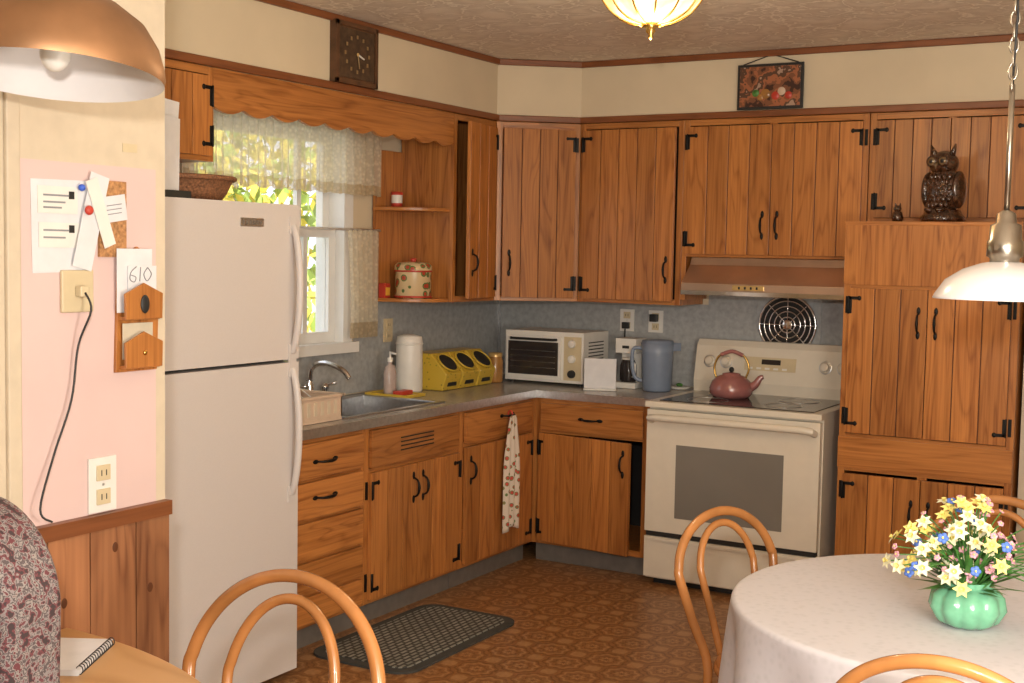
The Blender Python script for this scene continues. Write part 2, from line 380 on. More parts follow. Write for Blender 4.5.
# ------------------------------------------------------------------ cabinet helpers
def pull(b, M, x, z, vert=True, y=-.022, L=.045):
    pts = []
    for i in range(9):
        t = -1+2*i/8; o = y-.004-.028*(1-t*t)**.5 if abs(t) < 1 else y-.002
        pts.append((x, o, z+t*L) if vert else (x+t*L, o, z))
    b.tube(pts, [.004+.003*(1-abs(-1+2*i/8)) for i in range(9)], black, M, 8)
    for s in (-1, 1):
        c = (x, y-.002, z+s*(L+.008)) if vert else (x+s*(L+.008), y-.002, z)
        r = (.009, .004, .018) if vert else (.018, .004, .009)
        b.ell(c, r, black, M, 10, 6)
def hingeHL(b, M, x, z, s, y=-.022, up=1):
    b.box(x-.020 if s > 0 else x+.006, x-.006 if s > 0 else x+.020, -.006, -.001, z-.038, z+.038, black, M)
    b.box(x+.002*s if s > 0 else x-.014, x+.014 if s > 0 else x-.002, y-.004, y, z-.038, z+.038, black, M)
    x0, x1 = (x+.002, x+.046) if s > 0 else (x-.046, x-.002)
    b.box(x0, x1, y-.004, y, z+up*.031-.007, z+up*.031+.007, black, M)
    xe = x1 if s > 0 else x0
    b.ell((xe, y-.002, z+up*.031), (.010, .0035, .011), black, M, 10, 6)
    b.tube([(x, y-.004, z-.040), (x, y-.004, z+.040)], .004, black, M, 8)
def door(b, M, x0, x1, z0, z1, hinge='L', hz=None, ang=0, n=None, hinges=True, t=.02):
    w = x1-x0; n = n or max(2, round(w/.105))
    a = math.radians(ang)
    if hinge == 'L': Md = M @ T(x0, 0, 0, -a); o = 0
    else: Md = M @ T(x1, 0, 0, a); o = -w
    bw = w/n; t0 = random.random()
    for i in range(n): b.box(o+i*bw+(.0022 if i else 0), o+(i+1)*bw-(.0022 if i < n-1 else 0), -t-.002, -.002, z0, z1, woodv, Md, tint=(t0+random.choice((-.3, .3, .5, 0)))%1)
    b.box(o+.002, o+w-.002, -.012, -.0025, z0+.001, z1-.001, groove, Md, tint=.1)
    if hz is not None: pull(b, Md, (w-.035) if hinge == 'L' else (-w+.035), hz)
    if hinges:
        s = 1 if hinge == 'L' else -1
        for zz, u in ((z0+.075, -1), (z1-.075, 1)): hingeHL(b, M, x0 if s > 0 else x1, zz, s, up=u)
def drawer(b, M, x0, x1, z0, z1, handle=True):
    b.box(x0, x1, -.020, -.001, z0, z1, woodh, M)
    if handle: pull(b, M, (x0+x1)/2, (z0+z1)/2, False)
def carcass(b, M, w, z0, z1, dep, rails=(), stiles=(), st=.03, toe=0, ends=True):
    za = z0+toe
    b.box(0, .015, .02, dep, za, z1, woodv, M); b.box(w-.015, w, .02, dep, za, z1, woodv, M)
    b.box(.015, w-.015, .02, dep, za, za+.015, woodv, M); b.box(.015, w-.015, dep-.008, dep, za+.015, z1, dark, M)
    b.box(0, st, 0, .02, za, z1, woodv, M, .5); b.box(w-st, w, 0, .02, za, z1, woodv, M, .5)
    b.box(st, w-st, 0, .02, za, za+.03, woodh, M, .5); b.box(st, w-st, 0, .02, z1-.03, z1, woodh, M, .5)
    for r0, r1 in rails: b.box(st, w-st, 0, .02, r0, r1, woodh, M, .5)
    for x in stiles: b.box(x-.02, x+.02, .0005, .02, za+.03, z1-.03, woodv, M, .5)
    if toe: b.box(0, w, .05, .065, z0, za, tread, M)
R90 = pi/2
ZK = .862
FX = .60
b = MB('base_drawer_cabinet'); M = T(FX, -2.70, 0, R90)
carcass(b, M, .595, 0, ZK, .57, rails=[(.68, .70), (.52, .54), (.36, .38), (.22, .24)], toe=.1)
for z0, z1, h in ((.70, .84, 1), (.54, .685, 1), (.38, .525, 0), (.24, .365, 0), (.12, .225, 0)): drawer(b, M, .10, .57, z0, z1, False)
for z in (.765, .62): pull(b, M, .31, z, False, L=.055)
b.finish(.003)
b = MB('sink_base_cabinet'); M = T(FX, -2.10, 0, R90)
carcass(b, M, .745, 0, ZK, .57, rails=[(.66, .68)], stiles=[.372], toe=.1)
b.box(.03, .715, -.018, -.001, .685, .845, woodh, M)
for k in range(4): b.box(.24, .50, -.0195, -.017, .735+k*.018, .741+k*.018, dark, M)
door(b, M, .025, .370, .12, .665, 'L', .56); door(b, M, .374, .72, .12, .665, 'R', .56)
b.finish(.003)
b = MB('corner_base_cabinet'); M = T(FX, -1.35, 0, R90)
carcass(b, M, .715, 0, ZK, .57, rails=[(.68, .70)], toe=.1)
drawer(b, M, .03, .66, .70, .845, False); door(b, M, .03, .66, .12, .68, 'R', .57, n=5)
pull(b, M, .40, .80, False)
b.finish(.003)
b = MB('base_cabinet'); M = T(.602, -.64, 0, 0)
carcass(b, M, .668, 0, ZK, .62, rails=[(.68, .70)], toe=.1, st=.05)
drawer(b, M, .05, .625, .70, .835, True); door(b, M, .045, .600, .12, .68, 'L', .575, ang=8, n=5)
b.finish(.003)
b = MB('countertop'); cz0, cz1 = .864, .90
SX0, SX1, SY0, SY1 = .10, .54, -2.14, -1.44
b.box(.011, .63, -2.70, SY0, cz0, cz1, counterm, tint=.5); b.box(.011, .63, SY1, -.011, cz0, cz1, counterm)
b.box(.011, SX0, SY0, SY1, cz0, cz1, counterm); b.box(SX1, .63, SY0, SY1, cz0, cz1, counterm)
b.box(.63, 1.275, -.67, -.011, cz0, cz1, counterm)
b.box(.63, .633, -2.70, -.672, cz0-.002, cz1+.001, steel); b.box(.633, 1.275, -.673, -.67, cz0-.002, cz1+.001, steel)
b.finish()
b = MB('kitchen_sink'); d0 = .74
b.box(SX0-.02, SX0+.012, SY0-.02, SY1+.02, cz1, cz1+.006, steel); b.box(SX1-.012, SX1+.02, SY0-.02, SY1+.02, cz1, cz1+.006, steel)
b.box(SX0, SX1, SY0-.02, SY0+.012, cz1, cz1+.006, steel); b.box(SX0, SX1, SY1-.012, SY1+.02, cz1, cz1+.006, steel)
b.box(SX0+.005, SX1-.005, SY0+.005, SY1-.005, d0-.005, d0, steel)
b.box(SX0+.005, SX0+.012, SY0+.005, SY1-.005, d0, cz1+.003, steel); b.box(SX1-.012, SX1-.005, SY0+.005, SY1-.005, d0, cz1+.003, steel)
b.box(SX0+.005, SX1-.005, SY0+.005, SY0+.012, d0, cz1+.003, steel); b.box(SX0+.005, SX1-.005, SY1-.012, SY1-.005, d0, cz1+.003, steel)
b.lathe([(0, d0+.001), (.04, d0+.004), (.045, d0+.001)], chrome, T(.32, -1.8, 0)); b.finish(.002)
b = MB('faucet')
b.box(.035, .078, -1.93, -1.67, .901, .925, chrome)
for yy in (-1.91, -1.69):
    b.lathe([(.022, .925), (.018, .95), (.024, .965), (.012, .98), (0, .982)], chrome, T(.06, yy, 0)); b.tube([(.06, yy, .97), (.11, yy+.03, .985)], .007, chrome)
b.lathe([(.022, .925), (.02, .97), (.016, 1.0)], chrome, T(.06, -1.80, 0))
b.tube(smoothpts([(.06, -1.80, .98), (.075, -1.80, 1.06), (.14, -1.79, 1.085), (.23, -1.78, 1.06), (.27, -1.775, 1.02)]), .012, chrome, seg=12)
b.finish(.003)

def upper(name, M, w, z0, z1, dep=.317, **k):
    b = MB(name); carcass(b, M, w, z0, z1, dep, **k); return b
M = T(.33, -1.02, 0, R90); b = upper('narrow_upper_cabinet', M, .405, ZB, ZT-.013)
door(b, M, .03, .385, ZB+.02, ZT-.05, 'R', ZB+.2, ang=9, n=3); b.finish(.003)
dl = math.hypot(.35, .28); da = math.atan2(.28, .35)
M = T(.33, -.61, 0, da)
b = MB('upper_corner_cabinet')
b.prism([(.012, -.60), (.33, -.608), (.68, -.332), (.67, -.02), (.02, -.02)], ZB, ZB+.015, woodh)
b.prism([(.012, -.60), (.33, -.608), (.68, -.332), (.67, -.02), (.02, -.02)], ZT-.03, ZT-.013, woodh)
b.box(0, .035, .0, .02, ZB, ZT-.013, woodv, M); b.box(dl-.035, dl, .0, .02, ZB, ZT-.013, woodv, M)
b.box(.035, dl-.035, 0, .02, ZB, ZB+.03, woodh, M); b.box(.035, dl-.035, 0, .02, ZT-.06, ZT-.013, woodh, M)
door(b, M, .03, dl-.03, ZB+.02, ZT-.05, 'R', ZB+.2, ang=5, n=4); b.finish(.003)
M = T(.682, -.33, 0); b = upper('upper_cabinet', M, .586, ZB, ZT-.013)
door(b, M, .025, .555, ZB+.02, ZT-.05, 'L', ZB+.18, ang=2, n=5); b.finish(.003)
M = T(1.27, -.33, 0); b = upper('range_hood_cabinet', M, .93, 1.60, ZT-.013, stiles=[.465])
door(b, M, .025, .463, 1.615, ZT-.05, 'L', 1.76, n=4); door(b, M, .467, .905, 1.615, ZT-.05, 'R', 1.76, n=4)
b.box(.0, .025, -.0, .30, ZB+.03, 1.60, woodv, M)
b.finish(.003)
M = T(2.205, -.33, 0); b = upper('over_pantry_cabinet', M, .745, 1.775, ZT-.013, stiles=[.37])
door(b, M, .035, .368, 1.80, ZT-.05, 'L', 1.87, n=4); door(b, M, .372, .71, 1.80, ZT-.05, 'R', 1.87, n=4); b.finish(.003)
M = T(.33, -3.62, 0, R90); b = upper('over_fridge_cabinet', M, .90, 1.93, ZT-.013, stiles=[.45])
door(b, M, .03, .448, 1.95, ZT-.05, 'L', 2.02, n=4); door(b, M, .452, .87, 1.95, ZT-.05, 'R', 2.02, n=4); b.finish(.003)
b = MB('pantry_cabinet'); M = T(2.205, -.68, 0); w = .745
carcass(b, M, w, 0, 1.755, .66, rails=[(1.47, 1.50), (.79, .82), (.65, .67)], stiles=[w/2], toe=.09)
b.box(0, w, -.012, .66, 1.755, 1.772, woodh, M)
b.box(.0, w, -.012, -.001, 1.49, 1.755, woodv, M, .6)
b.box(.0, w, -.012, -.001, .665, .805, woodh, M, .5)
door(b, M, .03, w/2-.002, .825, 1.475, 'L', 1.33, n=3); door(b, M, w/2+.002, w-.03, .825, 1.475, 'R', 1.33, n=3)
door(b, M, .03, w/2-.002, .12, .64, 'L', .48, n=3); door(b, M, w/2+.002, w-.03, .12, .64, 'R', .48, n=3)
b.finish(.003)
b = MB('window_valance_board'); pts = []
Lh = 1.695
for i in range(121):
    u = i/120*Lh; pts.append((u, .145+.022*abs(math.sin(pi*u/.17))))
poly = [(0, 0)]+[(u, -v) for u, v in pts]+[(Lh, 0)]
Mv = Matrix.Translation((.33, -2.72, ZT-.013)) @ Matrix(((0, 0, 1, 0), (1, 0, 0, 0), (0, 1, 0, 0), (0, 0, 0, 1)))
b.prism(poly, -.018, 0, woodh, Mv, .5); b.finish()
b = MB('wall_shelf_unit')
for z in (ZB+.0, 1.80):
    pts = [(.012, -1.022)]+[(.012+.30*math.cos(a), -1.022-.24*math.sin(a)) for a in [k*pi/2/14 for k in range(15)]]
    b.prism(pts, z, z+.018, woodh, tint=.6)
b.box(.012, .026, -1.26, -1.022, ZB-.0, ZT-.2, woodv, tint=.6)
b.finish(.003)

# ------------------------------------------------------------------ window
b = MB('window_1')
b.box(-.149, .022, WY0-.07, WY0+.0, WZ0-.05, WZ1+.07, wf); b.box(-.149, .022, WY1, WY1+.07, WZ0-.05, WZ1+.07, wf)
b.box(-.149, .022, WY0, WY1, WZ1, WZ1+.07, wf); b.box(-.149, .05, WY0-.09, WY1+.09, WZ0-.05, WZ0-.0, wf)
for x, z0, z1 in ((-.05, WZ0, 1.70), (-.09, 1.66, WZ1)):
    b.box(x-.02, x+.02, WY0+.001, WY0+.05, z0, z1, wf); b.box(x-.02, x+.02, WY1-.05, WY1-.001, z0, z1, wf)
    b.box(x-.02, x+.02, WY0+.05, WY1-.05, z0, z0+.05, wf); b.box(x-.02, x+.02, WY0+.05, WY1-.05, z1-.04, z1, wf)
    b.box(x-.012, x+.012, WY1-.23, WY1-.20, z0+.05, z1-.04, wf)
    b.box(x-.002, x+.002, WY0+.05, WY1-.05, z0+.05, z1-.04, glass)
b.finish(0)
b = MB('valance_curtain')
ya, yb = -2.62, -1.27
def cf(u, v):
    y = ya+(yb-ya)*u; z = 2.20-v*(.325+.012*abs(math.sin(u*40)))
    return (.075+.016*math.sin(u*2*pi*26)*(.4+.6*v)+.006*math.sin(u*61), y, z)
b.grid(cf, 260, 14, lace, mf=lambda u, v: laceband if v > .80 else lace)
b.tube([(.075, ya-.03, 2.195), (.075, yb+.005, 2.195)], .008, wf); b.finish(0, False)
b = MB('tier_curtain')
def cf2(u, v):
    y = -1.53+.25*u+.03*math.sin(v*2)*(1-u); z = 1.70-v*.52
    return (.065+.014*math.sin(u*2*pi*6), y, z)
b.grid(cf2, 80, 14, lace, mf=lambda u, v: laceband if v > .82 else lace)
b.tube([(.065, -2.6, 1.70), (.065, -1.27, 1.70)], .006, wf); b.finish(0, False)
b = MB('autumn_tree')
for k in range(3):
    x, y = -5.0+random.uniform(-.3, .3), -1.4+k*2.1
    b.tube(smoothpts([(x, y, -.28), (x+.1, y+.1, .3), (x+.2, y+.1, 1.2), (x-.1, y+.3, 2.6), (x+.2, y+.5, 4.5)]), .035, bark, seg=8)
    for j in range(8):
        z = .8+j*.4; b.tube([(x, y, z), (x+random.uniform(-.2, .9), y+random.uniform(-.9, .9), z+.5)], .010, bark, seg=6)
for k in range(11000):
    z = random.uniform(.7, 4.8)
    if z < 1.5 and random.random() < .5: continue
    c = Vector((random.uniform(-5.6, -3.2), random.uniform(-2.4, 4.5), z))
    R = Euler((random.uniform(0, 6), random.uniform(0, 6), random.uniform(0, 6))).to_matrix().to_4x4()
    s_ = random.uniform(.05, .10); MM = Matrix.Translation(c) @ R
    v = b.vs([(-s_, 0, 0), (0, -s_*.6, 0), (s_, 0, 0), (0, s_*.6, 0)], MM); b.face(v, leafg if random.random() < .45 else leafy)
b.finish(0, False)
simple('lawn', -30, -.2, -25, 30, -.4, -.3, grass)

# ------------------------------------------------------------------ refrigerator
b = MB('refrigerator'); fy0, fy1 = -3.46, -2.715
b.box(.05, .675, fy0, fy1, .03, 1.755, whiteen); b.box(.10, .66, fy0+.03, fy1-.03, 0, .03, rubber)
b.box(.682, .75, fy0, fy1, 1.20, 1.765, whiteen); b.box(.682, .75, fy0, fy1, .03, 1.188, whiteen)
b.box(.672, .684, fy0+.01, fy1-.01, .1, 1.75, rubber)
for z0, z1 in ((1.225, 1.69), (.70, 1.165)):
    pts = []
    for i in range(13):
        t = i/12; pts.append((.752+.035*math.sin(pi*t)**.6 if 0 < t < 1 else .752, fy1-.040, z0+(z1-z0)*t))
    b.tube(pts, .013, whiteen, seg=12)
    b.box(.749, .756, fy1-.06, fy1-.02, z0-.03, z0+.03, whiteen); b.box(.749, .756, fy1-.06, fy1-.02, z1-.03, z1+.03, whiteen)
b.box(.75, .753, fy1-.32, fy1-.20, 1.68, 1.71, steel)
for k in range(6): b.box(.753, .754, fy1-.31+k*.018, fy1-.30+k*.018, 1.688, 1.702, tread)
b.finish(.008)
b = MB('wicker_basket')
Mb = T(.50, -3.06, 1.767)
b.lathe([(0, .0), (.13, .0), (.150, .03), (.170, .075), (.178, .08), (.160, .075), (.14, .03), (.12, .012), (0, .012)], wicker, Mb, 36, sx=1, sy=1.1)
b.tube([(.175*math.cos(2*pi*i/32), .193*math.sin(2*pi*i/32), .08) for i in range(32)], .009, wicker, Mb, 8, closed=True); b.finish()
b = MB('stack_of_papers')
for i in range(8):
    Mp = T(.705-.012*i, -3.34-.004*i, 1.767, R90+random.uniform(-.3, .3)) @ Matrix.Rotation(random.uniform(-.14, .14), 4, 'Y')
    b.box(-.09, .08, 0, .004, .012, .22+random.uniform(0, .15), (paper, kraft, bluep)[(0, 0, 1, 0, 2, 0, 0, 1)[i]], Mp)
b.box(.60, .72, -3.44, -3.24, 1.766, 1.79, rubber)
b.finish()

# ------------------------------------------------------------------ range
b = MB('electric_range'); x0, x1, yf = 1.285, 2.145, -.74
b.box(x0, x1, yf+.03, -.05, .03, .875, stovew); b.box(x0+.03, x1-.03, yf+.06, -.08, 0, .03, rubber)
b.box(x0-.002, x1+.002, yf-.02, -.05, .875, .902, stovew)
b.box(x0+.05, x1-.05, yf+.03, -.16, .902, .906, glassblk)
for cx, cy, r in ((x0+.24, yf+.18, .10), (x1-.24, yf+.18, .085), (x0+.24, yf+.42, .085), (x1-.24, yf+.42, .10)):
    b.tube([(cx+r*math.cos(2*pi*i/32), cy+r*math.sin(2*pi*i/32), .906) for i in range(32)], .0018, steel, seg=6, closed=True)
b.box(x0+.005, x1-.005, yf-.01, yf+.03, .27, .862, stovew)
b.box(x0+.16, x1-.17, yf-.013, yf-.008, .345, .70, ovenwin)
b.box(x0+.01, x1-.01, yf+.0, yf+.03, .245, .268, dark)
b.box(x0+.005, x1-.005, yf-.01, yf+.03, .045, .243, stovew); b.box(x0+.02, x1-.02, yf-.018, yf-.01, .225, .24, stovew)
hp = [(x0+.03, yf-.01, .81), (x0+.035, yf-.05, .825), (x0+.08, yf-.058, .83), (x1-.08, yf-.058, .83), (x1-.035, yf-.05, .825), (x1-.03, yf-.01, .81)]
b.tube(hp, .017, stovew, seg=12)
Mg = Matrix.Translation((x0, 0, 0)) @ Matrix(((0, 0, 1, 0), (1, 0, 0, 0), (0, 1, 0, 0), (0, 0, 0, 1)))
b.prism([(-.15, .902), (-.155, .96), (-.115, 1.14), (-.09, 1.17), (-.03, 1.17), (-.03, .902)], 0, x1-x0, stovew, Mg)
def onbg(u, z): return (x0+u, -.155+(z-.96)*(.04/.18)-.002, z)
Mt = lambda u, z: Matrix.Translation(onbg(u, z)) @ Matrix.Rotation(math.radians(90-12), 4, 'X')
W = x1-x0
for u in (.08, .17, W-.17, W-.08):
    b.lathe([(.028, 0), (.028, .006), (.021, .008), (.019, .024), (0, .025)], stovew, Mt(u, 1.06), 20)
    b.lathe([(.033, 0), (.033, .002), (0, .002)], steel, Mt(u, 1.06), 20)
b.box(-.16, .11, -.035, .035, 0, .003, ivory, Mt(W/2, 1.06))
for i in range(5): b.box(-.14+i*.045, -.115+i*.045, -.028, -.018, .003, .005, whitep, Mt(W/2, 1.06))
b.box(-.07, .03, -.002, .024, .003, .004, glassblk, Mt(W/2, 1.06))
b.finish(.005)
b = MB('tea_kettle'); Mk = T(1.575, -.38, .9075, .2)
b.lathe([(0, 0), (.088, 0), (.105, .02), (.108, .045), (.095, .08), (.068, .105), (.045, .112), (.045, .118), (.02, .124), (0, .125)], mauve, Mk, 36)
b.ell((0, 0, .137), (.013, .013, .014), rubber, Mk)
b.tube(smoothpts([(.085, 0, .045), (.12, 0, .07), (.14, 0, .10), (.158, 0, .108)]), [.024-.0008*i for i in range(19)], mauve, Mk, 12)
b.tube(smoothpts([(-.075, 0, .09), (-.085, 0, .15), (-.06, 0, .205), (0, 0, .225), (.06, 0, .205), (.085, 0, .15), (.07, 0, .095)]), .0055, brass, Mk, 8)
b.tube(smoothpts([(-.055, 0, .209), (0, 0, .228), (.055, 0, .209)]), .010, mauve, Mk, 12)
b.finish()
b = MB('range_hood')
Mg = Matrix.Translation((1.33, 0, 0)) @ Matrix(((0, 0, 1, 0), (1, 0, 0, 0), (0, 1, 0, 0), (0, 0, 0, 1)))
b.prism([(-.47, 1.415), (-.47, 1.47), (-.36, 1.56), (-.34, 1.598), (-.012, 1.598), (-.012, 1.415)], 0, .83, copperhood, Mg)
b.box(1.33, 2.16, -.478, -.468, 1.412, 1.435, chrome); b.box(1.33+.27, 1.33+.43, -.476, -.470, 1.44, 1.465, gold)
for k in range(4): b.box(1.33+.30+k*.03, 1.33+.31+k*.03, -.479, -.475, 1.446, 1.459, rubber)
b.finish(.004)
b = MB('wall_exhaust_fan'); cx, cz = 1.74, 1.26
Mf = Matrix.Translation((cx, -.0125, cz)) @ Matrix.Rotation(pi/2, 4, 'X')
b.box(-.17, .17, -.15, .15, 0, .008, splash, Mf)
b.lathe([(0, .009), (.145, .009), (.145, .012)], dark, Mf, 40)
for r in (.148, .122, .095, .068, .04): b.tube([(r*math.cos(2*pi*i/40), r*math.sin(2*pi*i/40), .022) for i in range(40)], .004 if r < .14 else .007, chrome, Mf, 8, closed=True)
for k in range(8): a = k*pi/4; b.tube([(.02*math.cos(a), .02*math.sin(a), .022), (.14*math.cos(a), .14*math.sin(a), .022)], .003, chrome, Mf, 8)
b.lathe([(0, .03), (.025, .028), (.03, .015)], chrome, Mf, 20)
b.finish(.002)
def outlet(name, M, W=.075, H=.118, m=whitep):
    b = MB(name); b.box(-W/2, W/2, -.006, 0, -H/2, H/2, m, M)
    for s in (-1, 1):
        b.box(-.020, .020, -.010, -.005, s*.028-.018, s*.028+.018, ivory, M)
        for q in (-1, 1): b.box(q*.007-.0015, q*.007+.0015, -.0108, -.009, s*.028-.007, s*.028+.007, rubber, M)
    b.box(-.003, .003, -.008, -.006, -.003, .003, steel, M)
    b.finish(.002)
outlet('wall_outlet', T(.83, -.011, 1.245), .085, .12); outlet('wall_outlet', T(1.0, -.011, 1.245), .085, .12)
outlet('wall_outlet', T(PX+.001, -4.338, 1.052, R90), .082, .128, whitep)
outlet('wall_outlet', T(.0105, -1.12, 1.20, R90), .075, .118, ivory)
b = MB('power_plug'); b.box(.81, .85, -.045, -.022, 1.20, 1.235, rubber); b.tube(smoothpts([(.83, -.04, 1.20), (.84, -.06, 1.1), (.88, -.08, 1.0), (.90, -.1, .92)]), .004, rubber)
b.box(.98, 1.02, -.06, -.022, 1.245, 1.285, rubber); b.finish(.003)

# ------------------------------------------------------------------ countertop items
C = .9015
b = MB('toaster_oven'); X0, X1, Y0, Y1 = .285, .76, -.40, -.10
b.box(X0, X1, Y0, Y1, C+.015, C+.285, whitep)
b.box(X0+.012, X0+.345, Y0-.012, Y0+.001, C+.03, C+.262, whitep); b.box(X0+.025, X0+.33, Y0-.015, Y0-.011, C+.05, C+.228, glassblk)
b.tube([(X0+.04, Y0-.012, C+.243), (X0+.05, Y0-.035, C+.243), (X0+.31, Y0-.035, C+.243), (X0+.32, Y0-.012, C+.243)], .007, rubber)
for k in range(4): b.tube([(X0+.04, Y0-.0155, C+.09+k*.03), (X0+.315, Y0-.0155, C+.09+k*.03)], .0012, steel, seg=6)
for z in (.065, .145, .225): b.lathe([(.022, 0), (.020, .018), (0, .019)], rubber if z == .065 else whitep, Matrix.Translation((X1-.065, Y0, C+z)) @ Matrix.Rotation(pi/2, 4, 'X'), 20)
b.box(X1-.115, X1-.012, Y0-.003, Y0+.001, C+.03, C+.262, ivory)
for x in (X0+.03, X1-.03):
    for y in (Y0+.03, Y1-.03): b.lathe([(.012, 0), (.012, .016)], rubber, T(x, y, C), 12)
for k in range(7): b.box(X1-.001, X1+.001, Y0+.06, Y1-.06, C+.12+k*.018, C+.126+k*.018, dark)
b.finish(.008)
b = MB('recipe_card_holder'); Mx = T(.895, -.47, C, .45)
b.box(-.085, .085, -.03, .03, 0, .008, whitep, Mx); Mt2 = Mx @ Matrix.Rotation(-.2, 4, 'X'); b.box(-.083, .083, -.002, .004, .008, .165, paper, Mt2); b.finish(.002)
b = MB('coffee_maker'); Mx = T(.955, -.22, C)
b.box(-.06, .06, -.08, .06, 0, .03, whitep, Mx); b.box(-.055, .055, .0, .06, .03, .25, whitep, Mx); b.box(-.058, .058, -.075, .06, .185, .262, whitep, Mx)
b.lathe([(0, .031), (.040, .032), (.046, .06), (.044, .12), (.034, .145), (.036, .15)], glassblk, Mx @ Matrix.Translation((0, -.035, 0)), 20)
b.lathe([(.038, .15), (.03, .16), (0, .162)], whitep, Mx @ Matrix.Translation((0, -.035, 0)), 20)
b.tube(smoothpts([(.03, -.06, .14), (.06, -.085, .13), (.06, -.085, .08), (.035, -.06, .06)]), .005, whitep, Mx)
b.box(-.02, .02, -.077, -.074, .21, .225, rubber, Mx); b.finish(.010)
b = MB('water_pitcher'); Mx = T(1.14, -.30, C, .4)
b.lathe([(0, 0), (.068, 0), (.075, .01), (.082, .20), (.088, .25), (.083, .25), (.07, .02), (0, .01)], bluep, Mx, 36)
b.lathe([(.084, .251), (.080, .262), (.03, .268), (0, .268)], bluep, Mx, 36)
b.tube(smoothpts([(-.08, 0, .22), (-.125, 0, .215), (-.13, 0, .14), (-.115, 0, .07), (-.075, 0, .05)]), .010, bluep, Mx)
b.prism([(.075, -.03), (.12, 0), (.075, .03)], .21, .252, bluep, Mx); b.finish()
b = MB('spoon_rest'); b.lathe([(0, 0), (.04, 0), (.06, .012), (.055, .014), (.03, .006), (0, .02)], whitep, T(1.20, -.14, C), 24); b.ell((1.2, -.14, C+.022), (.018, .018, .01), green); b.finish()
b = MB('white_canister'); Mx = T(.16, -1.14, C)
b.lathe([(0, 0), (.065, 0), (.068, .01), (.066, .25), (.062, .275), (.03, .285), (0, .285)], whitep, Mx, 36); b.lathe([(.067, .235), (.0695, .238), (.0695, .242), (.067, .245)], whitep, Mx, 36); b.finish()
b = MB('yellow_storage_bins')
for i in range(3):
    ya_ = -1.035+i*.165; yb_ = ya_+.155
    Mg = Matrix.Translation((0, ya_, 0)) @ Matrix(((1, 0, 0, 0), (0, 0, 1, 0), (0, 1, 0, 0), (0, 0, 0, 1)))
    b.prism([(.09, C), (.29, C), (.315, C+.085), (.22, C+.185), (.09, C+.185)], 0, yb_-ya_, yelfl, Mg)
    Mo = Matrix.Translation((.270, (ya_+yb_)/2, C+.137)) @ Matrix.Rotation(math.radians(44), 4, 'Y')
    b.lathe([(0, .004), (.058, .004), (.062, 0)], dark, Mo, 28, sx=.9, sy=1.05); b.tube([(.058*math.cos(2*pi*k/28), .066*math.sin(2*pi*k/28), .004) for k in range(28)], .005, yellow, Mo, 8, closed=True)
    b.box(.290, .303, ya_+.035, yb_-.035, C+.02, C+.045, rubber)
b.finish(.006)
b = MB('glass_jar'); Mx = T(.262, -.47, C); b.lathe([(0, 0), (.038, 0), (.043, .01), (.043, .12), (.035, .135), (.035, .14)], amber, Mx, 24); b.lathe([(.039, .14), (.039, .16), (0, .162)], gold, Mx, 24); b.finish()
b = MB('dish_soap_bottle'); Mx = T(.20, -1.36, C+.009)
b.lathe([(0, 0), (.034, 0), (.036, .02), (.036, .10), (.028, .13), (.012, .145), (.012, .155)], soapm, Mx, 24, sx=.8); b.lathe([(.014, .155), (.014, .175), (.005, .178), (.005, .205), (0, .206)], whitep, Mx, 16)
b.tube([(0, 0, .20), (.035, 0, .195)], .005, whitep, Mx); b.finish()
b = MB('yellow_soap_tray'); b.prism([(.09, -1.415), (.34, -1.415), (.34, -1.26), (.09, -1.26)], C, C+.008, yellow)
for q in ((.09, .34, -1.415, -1.407), (.09, .34, -1.268, -1.26), (.09, .098, -1.407, -1.268), (.332, .34, -1.407, -1.268)): b.box(*q, C+.008, C+.014, yellow)
b.finish(.001)
b = MB('sponge'); b.box(.245, .295, -1.40, -1.30, C+.0085, C+.03, red); b.finish(.004)
b = MB('dish_rack')
X0, X1, Y0, Y1 = .14, .55, -2.62, -2.19
b.box(X0, X1, Y0, Y1, C, C+.012, tan)
for q in ((X0, X1, Y0, Y0+.01), (X0, X1, Y1-.01, Y1), (X0, X0+.01, Y0, Y1), (X1-.01, X1, Y0, Y1)): b.box(*q, C+.012, C+.10, tan)
b.box(X0-.01, X1+.01, Y0-.01, Y0+.012, C+.10, C+.11, tan); b.box(X0-.01, X1+.01, Y1-.012, Y1+.01, C+.10, C+.11, tan); b.box(X1-.012, X1+.01, Y0, Y1, C+.10, C+.11, tan); b.box(X0-.01, X0+.012, Y0, Y1, C+.10, C+.11, tan)
for k in range(8): b.tube([(X0+.01, Y0+.04+k*.05, C+.02), (X0+.2, Y0+.04+k*.05, C+.13), (X1-.02, Y0+.04+k*.05, C+.02)], .003, whitep, seg=6)
for k in range(9): b.box(X1-.001, X1+.002, Y0+.03+k*.043, Y0+.05+k*.043, C+.03, C+.085, cream)
b.finish(.004)
b = MB('decorated_canister'); Mx = T(.17, -1.13, ZB+.019)
b.lathe([(0, 0), (.085, 0), (.09, .008), (.09, .135)], paintfl, Mx, 36); b.lathe([(.094, .135), (.094, .16), (.08, .175), (.03, .18), (0, .18)], paintfl, Mx, 36); b.lathe([(.012, .18), (.018, .195), (0, .20)], red, Mx, 16)
for zz in (.008, .135): b.tube([(.091*math.cos(2*pi*i/36), .091*math.sin(2*pi*i/36), zz) for i in range(36)], .005, red, Mx, 8, closed=True)
b.finish()
b = MB('small_tin'); b.lathe([(0, 0), (.028, 0), (.028, .02)], red, T(.08, -1.15, 1.819), 20); b.lathe([(.028, .02), (.028, .06)], whitep, T(.08, -1.15, 1.819), 20); b.lathe([(.03, .06), (.03, .075), (0, .078)], red, T(.08, -1.15, 1.819), 20); b.finish()
